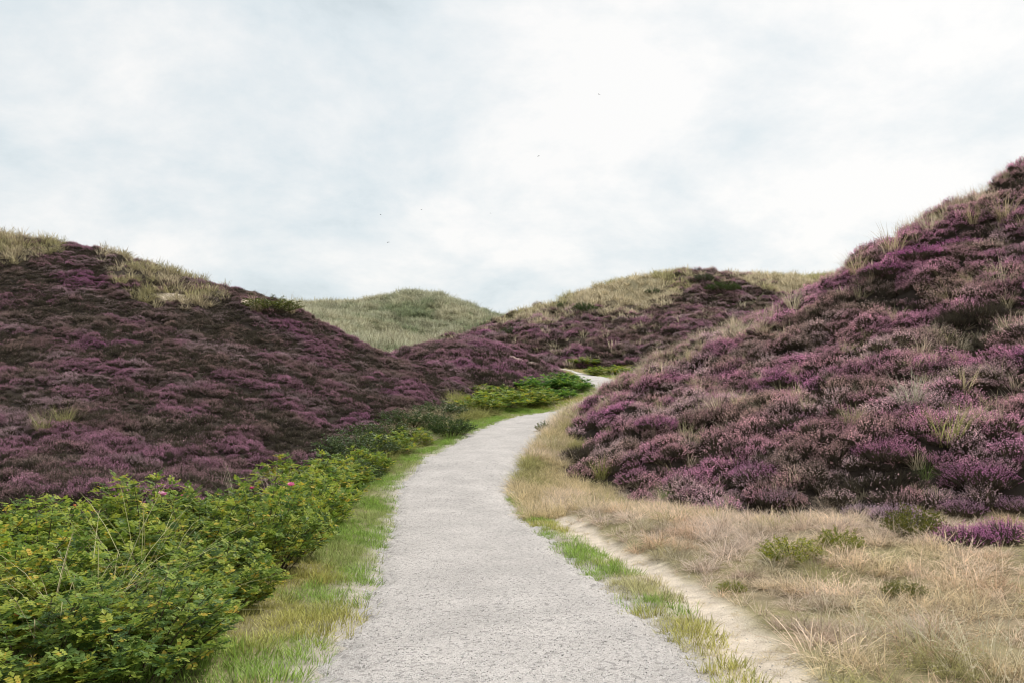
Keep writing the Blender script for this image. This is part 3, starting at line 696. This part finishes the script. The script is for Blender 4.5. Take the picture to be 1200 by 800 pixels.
def bush(name, cat, protos, k, x, y, s, sz, label, group=None, color=(1, 1, 1, 1), flowers=(), hips=0):
    fo, st, tips = protos[k % len(protos)]
    r = empty(name); tag(r, label, cat, group)
    f = link('foliage', fo, r); f.color = color
    link('stems', st, r)
    rr = random.Random(int(x * 100) + k)
    for fl in flowers:
        t = tips[fl % len(tips)]; o = link('flower', FLOWER[fl % 2], r, (t[0], t[1], t[2] + .02)); o.rotation_euler = (rr.gauss(.5, .3), rr.gauss(0, .3), rr.random() * 6); o.scale = (1.25,) * 3; o.color = (1.1, 2.6, 1.5, 1) if 'pale pink' in label else ((1, .6, .95, 1) if 'magenta' in label else (1.1, 1.35, 1.15, 1))
    for _ in range(hips):
        t = rr.choice(tips); link('rose_hip', HIP, r, (t[0] + rr.gauss(0, .03), t[1] + rr.gauss(0, .03), t[2] - .02)).rotation_euler = (rr.gauss(0, .4), rr.gauss(2.4, .5), 0)
    place(r, x, y, s, sz * rr.uniform(.9, 1.1)); return r
HG = 'rose bushes of the hedge left of the path'
YG = (1.06, 1.12, .88, 1); GG = (.94, 1.0, .9, 1); NG = (1.02, 1.05, .92, 1); BG = (.88, .98, 1.0, 1)
hedge = [  # px, Y, scale, z scale, colour, flowers, hips, label
 (-60,5.2,1.1,.9,NG,(3,),1,'rose bush cut by the left edge of the photo at the near corner'),
 (60,4.7,.95,.75,GG,(),2,'nearest rose bush in the bottom left corner, overgrown with straw grass stalks'),
 (165,4.9,.9,.7,BG,(),2,'low rose bush at the bottom of the photo beside the grassy verge, bluish green leaves'),
 (200,5.5,.7,.6,GG,(),1,'small rose bush at the verge edge nearest the camera on the left'),
 (20,6.0,1.1,.85,YG,(),3,'rose bush at the left edge with yellowing leaves and orange hips'),
 (110,5.9,.9,.62,GG,(),3,'rose bush with orange hips in the middle of the near hedge'),
 (195,6.3,1.0,.72,NG,(),2,'rose bush in the near hedge with a cluster of pale grass stalks through it'),
 (262,6.9,.8,.7,GG,(),0,'rose bush bordering the verge halfway along the near hedge'),
 (-50,7.2,1.15,.9,NG,(),1,'rose bush half outside the left edge in the hedge middle row'),
 (60,7.3,1.1,.95,YG,(),1,'yellow green rose bush in the hedge middle row, left part'),
 (150,7.5,1.1,.72,YG,(),1,'yellow green rose bush in the hedge middle row, behind the orange hips'),
 (235,7.8,1.1,.88,NG,(),0,'full green rose bush in the hedge middle row, right of centre'),
 (308,8.3,.95,1.0,GG,(),0,'dark sided rose bush at the right end of the hedge above the verge'),
 (30,8.8,1.1,.84,YG,(),0,'rose bush at the back of the hedge under the left heather slope'),
 (110,9.0,1.1,.9,YG,(),0,'rose bush at the back of the hedge with upright yellow green shoots'),
 (180,9.2,1.15,1.02,NG,(12,),0,'tall rose bush at the back of the hedge with a pale pink bloom'),
 (245,9.5,1.1,1.0,GG,(5,9),0,'rose bush at the back of the hedge with a deep magenta bloom'),
 (312,10.0,1.1,1.02,NG,(3,),0,'rose bush at the back right of the hedge with a bright pink bloom on top'),
 (360,10.8,.95,1.05,YG,(),0,'yellow green rose bush at the far right end of the hedge'),
 (345,9.3,.75,.8,GG,(),0,'low rose bush leaning over the verge at the right end of the hedge')]
for i, (px, Y, s, sz, c, fl, hp, lab) in enumerate(hedge):
    x, y = XY(px, Y); bush('rose_bush', 'rose bush', ROSEB, i, x, y, s * .92, sz * .94, lab, HG, c, fl, hp)
PG = 'rose bushes along the path bend'
for i, (px, Y, s, sz, c, lab) in enumerate([
 (366,12.6,1.05,1.0,NG,'leafy rose bush just beyond the near hedge, beside the bright green verge'),
 (384,14.8,1.0,.9,GG,'rose bush second beyond the near hedge along the path'),
 (362,15.8,1.4,1.15,NG,'rose bush behind the path row, against the foot of the left dune'),
 (402,17.2,1.05,.85,NG,'rose bush third beyond the near hedge along the path'),
 (424,19.8,1.1,.85,YG,'bright green rose bush fourth beyond the near hedge, by the curving verge'),
 (454,22.4,1.15,.9,YG,'bright green rose bush nearest to the dark round bush'),
 (480,24.2,1.0,.8,NG,'small green rose bush touching the dark round bush')]):
    x, y = XY(px, Y); bush('rose_bush', 'rose bush', ROSEF, i, x, y, s, sz, lab, PG, c)
DG = 'dark brambles at the foot of the left dune'
for i, (px, Y, s, sz, lab) in enumerate([
 (398,18.6,1.5,1.0,'dark bramble nearest the rose hedge at the foot of the left dune'),
 (418,21.4,1.6,1.0,'dark bramble in the middle of the row at the foot of the left dune'),
 (446,24.8,1.7,1.0,'dark bramble behind the bright green rose bushes by the bend'),
 (482,27.6,1.8,.9,'dark bramble at the far end of the row below the left dune'),
 (516,30.5,1.7,.7,'low dull green bramble behind the dark round bush')]):
    x, y = XY(px, Y); bush('bramble', 'bramble', DARKB, i, x, y, s, sz, lab, DG, (1, 1, 1, 1))
x, y = XY(527, 26.0); bush('round_bush', 'bush', DARKB, 1, x, y, 1.2, 1.0, 'dark green round bush standing on the left verge at the bend', None, (.75, .85, .7, 1))
DGN = (.60, .95, .75, 1)
TG = 'green thicket bushes beyond the bend'
for i, (px, Y, s, sz, c, k, lab) in enumerate([
 (556,33.0,1.8,.75,NG,0,'low green bush at the left end of the thicket beyond the bend'),
 (582,35.0,2.1,1.0,YG,1,'yellow green bush in the thicket above the grassy verge of the bend'),
 (606,37.5,2.2,1.05,NG,0,'broad green bush in the middle of the thicket beyond the bend'),
 (575,39.0,1.6,.9,GG,1,'green bush at the back of the thicket below the heather mound'),
 (630,39.0,1.6,.8,NG,1,'bright green bush right of the thicket middle'),
 (650,42.0,1.7,.95,DGN,0,'deep green bush at the right of the thicket beside the far path'),
 (669,45.5,1.9,1.0,DGN,1,'deep green bush at the right end of the thicket touching the far path'),
 (636,45.5,2.2,1.25,DGN,0,'largest deep green bush, crowning the thicket left of the far path'),
 (656,51.5,1.8,.95,DGN,1,'deep green bush at the back of the thicket where the far path narrows'),
 (622,42.0,1.7,1.0,NG,1,'green bush between the heather mound and the thicket crown'),
 (712,59.5,2.4,1.0,YG,0,'yellow green low bush beyond the far path'),
 (742,58.0,2.2,.9,YG,1,'yellow green low bush beyond the far path, beside the right dune'),
 (684,69.5,2.2,1.0,GG,0,'dark green low bush beyond the far path at the foot of the middle dune')]):
    x, y = XY(px, Y); bush('thicket_bush', 'bush', ROSEF, k, x, y, s, sz, lab, TG, c)
for i, (px, py, s, sz, c, lab) in enumerate([
 (686,368,2.0,1.9,(.7,.8,.6,1),'dark round shrub alone on the straw slope of the middle dune'),
 (659,362,1.0,1.2,(.8,.85,.6,1),'small dark shrub left of the round shrub on the middle dune'),
 (848,343,2.8,1.6,(.7,.75,.5,1),'wide dark shrub near the top of the middle dune'),
 (825,331,1.8,1.6,(.7,.6,.6,1),'dark shrub on the skyline of the middle dune'),
 (765,346,1.5,1.2,(.75,.75,.55,1),'dark low shrub under the grassy crest of the middle dune'),
 (598,394,2.2,1.2,(.8,.8,.6,1),'dark shrub on the left shoulder of the middle dune'),
 (318,366,2.0,1.0,(1.5,1.2,.7,1),'dark olive shrub at the right end of the left dune crest'),
 (637,505,.42,.5,(1.2,1.3,1,1),'small leafy plant on the right edge of the path at the bend'),
 (930,658,.50,.42,(3.6,2.6,1.0,1),'low yellow green shrub in the dry grass of the right foreground'),
 (985,645,.36,.35,(3.2,2.4,1.0,1),'small green shrub in the dry grass right of the yellow green shrub'),
 (858,692,.2,.16,(3.0,2.1,.9,1),'small dark green shrub beside the sandy trail'),
 (1072,628,.5,.5,(2.0,1.4,.8,1),'olive shrub left of the magenta heather in the right foreground'),
 (1060,700,.28,.22,(2.2,1.5,.9,1),'small dark shrub deep in the pale grass of the right foreground')]):
    x, y = hit(px, py, 4); bush('shrub', 'shrub', DARKB, i, x, y, s, sz, lab, None, c)

# heather bushes one can tell apart
def heather_bush_meshes(seed, n=620):
    st, bl = MB(), MB(); r = random.Random(seed)
    heather(seed, .55, .36, n, .95, 1.0, st, bl, 0)
    return st.mesh('stems', [M['heath_leaf']]), bl.mesh('blossom', [M['heath_flower_one']])
HB = [heather_bush_meshes(500 + i) for i in range(3)]
HGp = 'heather bushes in front of the right dune'
for i, (px, py, s, sz, c, lab) in enumerate(HBUSH):
    x, y = hit(px, py, 5); k = i % 3
    r = empty('heather_bush'); tag(r, lab, 'heather', HGp); link('stems', HB[k][0], r); b = link('blossom', HB[k][1], r); b.color = c
    place(r, x, y, s, sz)
# dark flowerless cushions: olive mats, plus ones added for shade in hollow and tip
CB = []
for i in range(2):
    mb = heather(520 + i, .55, .34, 700, 0.0); CB.append(mb.mesh('mat_and_shade', [M['heath_leaf'], M['heath_flower']]))
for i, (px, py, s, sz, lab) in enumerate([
 (1150,372,1.6,1.5,'added dark cushion standing in for the shade in the hollow below the sprawling grass tuft'),
 (1120,380,1.2,1.2,'added dark cushion standing in for the shade at the left side of the hollow high on the right dune'),
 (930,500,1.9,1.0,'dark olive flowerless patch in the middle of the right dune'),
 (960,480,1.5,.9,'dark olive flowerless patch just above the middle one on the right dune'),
 (690,535,1.4,1.2,'added dark cushion standing in for the shaded face at the left tip of the right dune'),
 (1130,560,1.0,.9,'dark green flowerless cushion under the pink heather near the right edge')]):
    x, y = hit(px, py, 5); o = link('mat_and_shade_cushion', CB[i % 2]); tag(o, lab, 'cushion plant', 'dark cushions on the right dune'); place(o, x, y, s, sz)

# marram and other tufts one can tell apart
TUFT = [grass(600 + i, 130, .15, .62, .0085, .34, .8, .1, 5).mesh('marram_tuft', [M['blade_one']]) for i in range(3)]
SPRAY = [grass(610 + i, 70, .12, .75, .0045, .55, 1.0, .2, 5).mesh('grass_spray', [M['blade_one']]) for i in range(2)]
FEATHER = [grass(620 + i, 150, .16, .34, .0032, .45, 1.1, .6, 4).mesh('feather_tuft', [M['blade_one']]) for i in range(2)]
st = (.52, .44, .28, 1); pl = (.58, .52, .38, 1); ol = (.28, .27, .10, 1); gr = (.22, .30, .09, 1); ru = (.50, .36, .24, 1)
for i, (px, py, kind, s, c, lab) in enumerate([
 (1178,262,TUFT,1.5,st,'straw grass tuft on the crest of the right dune at the photo edge'),
 (1140,262,TUFT,1.2,st,'straw grass tuft on the crest of the right dune, second from the edge'),
 (1090,272,TUFT,1.2,pl,'pale grass tuft on the crest above the magenta heather'),
 (1048,300,TUFT,1.7,st,'large straw grass tuft left of the magenta heather high on the dune'),
 (1005,322,TUFT,1.4,st,'straw grass tuft on the skyline left of the magenta heather'),
 (1172,335,SPRAY,1.7,pl,'sprawling pale grass tuft hanging over the dark hollow'),
 (1115,358,SPRAY,1.5,st,'pale grass tuft at the left lip of the dark hollow'),
 (1128,412,SPRAY,.9,pl,'thin cluster of bleached stalks in mid slope of the right dune'),
 (1112,520,TUFT,1.4,(.38,.38,.16,1),'tall yellow green grass tuft low on the right dune'),
 (1068,480,TUFT,1.3,(.48,.46,.36,1),'grey bleached grass tuft left of the tall yellow green one'),
 (1000,500,TUFT,1.0,(.42,.38,.22,1),'small bleached grass tuft between the olive patch and the pink heather'),
 (792,562,SPRAY,1.1,st,'spray of straw blades on the nose of the right dune'),
 (778,588,TUFT,.7,gr,'short green grass tuft at the foot of the right dune'),
 (705,560,TUFT,1.0,ol,'olive grass tuft at the foot of the dune nose'),
 (648,528,TUFT,1.0,(.40,.36,.2,1),'straw grass tuft on the bank at the path bend'),
 (930,362,TUFT,1.3,pl,'pale grass tuft on the dune skyline below the middle dune'),
 (870,398,TUFT,1.3,pl,'pale grass tuft on the dune skyline, lower left of the middle dune'),
 (812,425,TUFT,1.1,st,'straw grass tuft lowest on the skyline of the right dune'),
 (1085,560,SPRAY,.8,gr,'green grass spray at the foot of the right dune'),
 (22,290,TUFT,1.5,(.42,.36,.22,1),'straw grass tuft on the left dune crest at the photo edge'),
 (300,366,TUFT,1.5,st,'straw grass tuft left of the olive shrub on the left dune crest'),
 (340,368,TUFT,1.5,st,'straw grass tuft right of the olive shrub on the left dune crest'),
 (50,505,TUFT,.9,(.34,.32,.16,1),'small straw tuft low on the left heather slope'),
 (75,498,TUFT,.9,(.36,.34,.15,1),'yellow green tuft beside the small straw tuft on the left slope'),
 (1080,770,FEATHER,1.25,ru,'large reddish feathery grass tuft in the right foreground'),
 (1165,790,FEATHER,1.4,pl,'large pale feathery grass tuft in the bottom right corner'),
 (1000,745,FEATHER,1.0,pl,'pale feathery grass tuft left of the reddish one'),
 (1135,700,FEATHER,1.0,ru,'reddish feathery grass tuft in front of the magenta heather'),
 (50,785,SPRAY,1.2,st,'straw stalks arching over the nearest rose bush'),
 (105,765,SPRAY,1.5,(.5,.47,.25,1),'yellow straw stalks rising through the bottom of the hedge'),
 (170,712,SPRAY,1.5,(.48,.45,.24,1),'pale stalks rising through the middle of the near hedge'),
 (322,592,SPRAY,1.3,(.55,.42,.38,1),'pinkish bleached stalks behind the hedge below the heather'),
 (278,597,SPRAY,1.2,(.5,.45,.32,1),'bleached stalks behind the hedge left of the pinkish ones'),
 (392,610,TUFT,.9,(.55,.5,.32,1),'pale grass tuft at the end of the rose hedge above the verge')]):
    x, y = hit(px, py, 4); o = link('grass_tuft', kind[i % len(kind)]); tag(o, lab, 'grass tuft', 'grass tufts that stand out'); o.color = c; place(o, x, y, s)

# ------------------------------------------------------------------ birds
def bird_mesh(flap):
    mb = MB(); n = 8; rings = [(-.17, .008), (-.10, .022), (-.02, .042), (.06, .040), (.10, .024), (.13, .026), (.155, .018), (.185, .004)]
    for yy, q in rings:
        for k in range(n):
            a = 6.283 * k / n; mb.v.append((q * math.cos(a), yy, q * .9 * math.sin(a) + (.012 if yy > .09 else 0))); mb.r.append(.3)
    for i in range(len(rings) - 1):
        for k in range(n): mb.f.append((i*n+k, i*n+(k+1)%n, (i+1)*n+(k+1)%n, (i+1)*n+k)); mb.m.append(0)
    mb.f.append(tuple(range(n))[::-1]); mb.m.append(0); mb.f.append(tuple(range((len(rings)-1)*n, len(rings)*n))); mb.m.append(0)
    for s in (-1, 1):
        prof = [(.03, 0, .07), (.13, flap * .07, .075), (.24, flap * .09, .05), (.34, flap * .06, .008)]
        b = len(mb.v)
        for xx, zz, c in prof:
            for (dy, dz) in ((c, 0), (0, .008), (-c, 0), (0, -.004)): mb.v.append((s * xx, dy + .02 - xx * .12, zz + dz)); mb.r.append(.8)
        for i in range(3):
            for k in range(4): mb.f.append((b+4*i+k, b+4*i+(k+1)%4, b+4*i+4+(k+1)%4, b+4*i+4+k)); mb.m.append(0)
        mb.f.append((b+12, b+13, b+14, b+15)); mb.m.append(0)
    mb.face([(-.012, -.15, 0), (.012, -.15, 0), (.05, -.25, .004), (-.05, -.25, .004)], .8)
    return mb.mesh('bird', [M['bird']])
BM = [bird_mesh(1), bird_mesh(-.6)]
for i, (px, py, Y, lab) in enumerate([
 (702,111,95,'highest bird, a dark speck under the brightest cloud'),
 (631,183,95,'second highest bird, a dark speck above the gap between the dunes'),
 (494,246,105,'bird alone above the far dune, left of the gap'),
 (575,250,120,'faint bird right of the one above the far dune'),
 (446,252,105,'bird just above the lowest bird on the left'),
 (455,284,80,'lowest and darkest bird, over the left dune shoulder')]):
    o = link('bird', BM[i % 2]); o.location = P(px, py, Y); o.rotation_euler = (.1, .2, i * 1.7 + .6); o.scale = (.55,) * 3; tag(o, lab, 'bird', 'birds in the sky')

# ------------------------------------------------------------------ light, sky, camera
SUN_EL, SUN_AZ = 52.0, 42.0                     # azimuth from +Y towards +X
w = bpy.data.worlds.new('World'); S.world = w; w.use_nodes = True
N, L = w.node_tree.nodes, w.node_tree.links
for n in list(N): N.remove(n)
sky = N.new('ShaderNodeTexSky'); sky.sky_type = 'NISHITA'; sky.sun_disc = False; sky.sun_elevation = math.radians(SUN_EL); sky.sun_rotation = math.radians(SUN_AZ)
sky.dust_density = 3; sky.air_density = 1.2
tc = N.new('ShaderNodeTexCoord'); sp = N.new('ShaderNodeSeparateXYZ'); L.new(tc.outputs['Generated'], sp.inputs[0])
def math_(op, a, b=None, c=None):
    m = N.new('ShaderNodeMath'); m.operation = op
    for i, v in enumerate((a, b, c)):
        if v is None: continue
        if isinstance(v, (int, float)): m.inputs[i].default_value = v
        else: L.new(v, m.inputs[i])
    return m.outputs[0]
zc = math_('ADD', math_('MAXIMUM', sp.outputs[2], 0.0), .38)
cb = N.new('ShaderNodeCombineXYZ'); L.new(math_('DIVIDE', sp.outputs[0], zc), cb.inputs[0]); L.new(math_('DIVIDE', sp.outputs[1], zc), cb.inputs[1])
n1 = N.new('ShaderNodeTexNoise'); n1.inputs['Scale'].default_value = 2.2; n1.inputs['Detail'].default_value = 9; n1.inputs['Roughness'].default_value = .62; n1.inputs['Distortion'].default_value = .15; L.new(cb.outputs[0], n1.inputs['Vector'])
n2 = N.new('ShaderNodeTexNoise'); n2.inputs['Scale'].default_value = .55; n2.inputs['Detail'].default_value = 3; L.new(cb.outputs[0], n2.inputs['Vector'])
dsun = ray(745, -20); dsun = dsun / np.linalg.norm(dsun)
vm = N.new('ShaderNodeVectorMath'); vm.operation = 'DOT_PRODUCT'; L.new(tc.outputs['Generated'], vm.inputs[0]); vm.inputs[1].default_value = tuple(dsun)
glow = math_('POWER', math_('MAXIMUM', vm.outputs['Value'], 0.0), 14.0)
val = math_('ADD', math_('ADD', math_('MULTIPLY', n1.outputs[0], .75), math_('MULTIPLY', n2.outputs[0], .45)), math_('MULTIPLY', glow, .10))
for (qx, qy, pw, am) in ((440, 40, 160.0, -.055), (180, -40, 90.0, -.02), (740, 30, 160.0, .03), (980, 130, 90.0, -.02)):   # darker and lighter banks of cloud
    dv = ray(qx, qy); dv = dv / np.linalg.norm(dv); vq = N.new('ShaderNodeVectorMath'); vq.operation = 'DOT_PRODUCT'; L.new(tc.outputs['Generated'], vq.inputs[0]); vq.inputs[1].default_value = tuple(dv)
    val = math_('ADD', val, math_('MULTIPLY', math_('MULTIPLY', math_('POWER', math_('MAXIMUM', vq.outputs['Value'], 0.0), pw), math_('ADD', n1.outputs[0], .5)), am))
cr = N.new('ShaderNodeValToRGB'); L.new(val, cr.inputs[0]); e = cr.color_ramp.elements
for _ in range(2): e.new(.5)
for q, (p, c) in zip(e, [(.46, (.66, .74, .775)), (.55, (.79, .86, .89)), (.62, (.89, .925, .935)), (.71, (1.03, 1.02, 1.0))]): q.position = p; q.color = (*c, 1)
sc = N.new('ShaderNodeVectorMath'); sc.operation = 'SCALE'; sc.inputs['Scale'].default_value = 10.0; L.new(cr.outputs[0], sc.inputs[0])
mx = N.new('ShaderNodeMix'); mx.data_type = 'RGBA'; mx.inputs[0].default_value = .90; L.new(sky.outputs[0], mx.inputs[6]); L.new(sc.outputs[0], mx.inputs[7])
bg = N.new('ShaderNodeBackground'); bg.inputs[1].default_value = .1; L.new(mx.outputs[2], bg.inputs[0])
wo = N.new('ShaderNodeOutputWorld'); L.new(bg.outputs[0], wo.inputs[0])

sl = bpy.data.lights.new('sun', 'SUN'); sl.energy = 4.2; sl.angle = math.radians(1.5); sl.color = (1, .955, .89)
so = bpy.data.objects.new('sun', sl); C.objects.link(so); so.location = (0, 0, 40)
a, el_ = math.radians(SUN_AZ), math.radians(SUN_EL)
sd = Vector((math.sin(a) * math.cos(el_), math.cos(a) * math.cos(el_), math.sin(el_)))
so.rotation_euler = sd.to_track_quat('Z', 'Y').to_euler()

cam = bpy.data.cameras.new('camera'); co = bpy.data.objects.new('camera', cam); C.objects.link(co)
co.location = (0, 0, CZ); co.rotation_euler = (math.pi / 2 + TH, 0, 0)
cam.sensor_width = 36; cam.lens = 36 * F / 1200; cam.clip_end = 5000; cam.clip_start = .05
S.camera = co
S.cycles.filter_width = 1.1
S.view_settings.view_transform = 'Standard'; S.view_settings.look = 'None'; S.view_settings.exposure = 0; S.view_settings.gamma = 1
S.render.resolution_x = 1024; S.render.resolution_y = 682
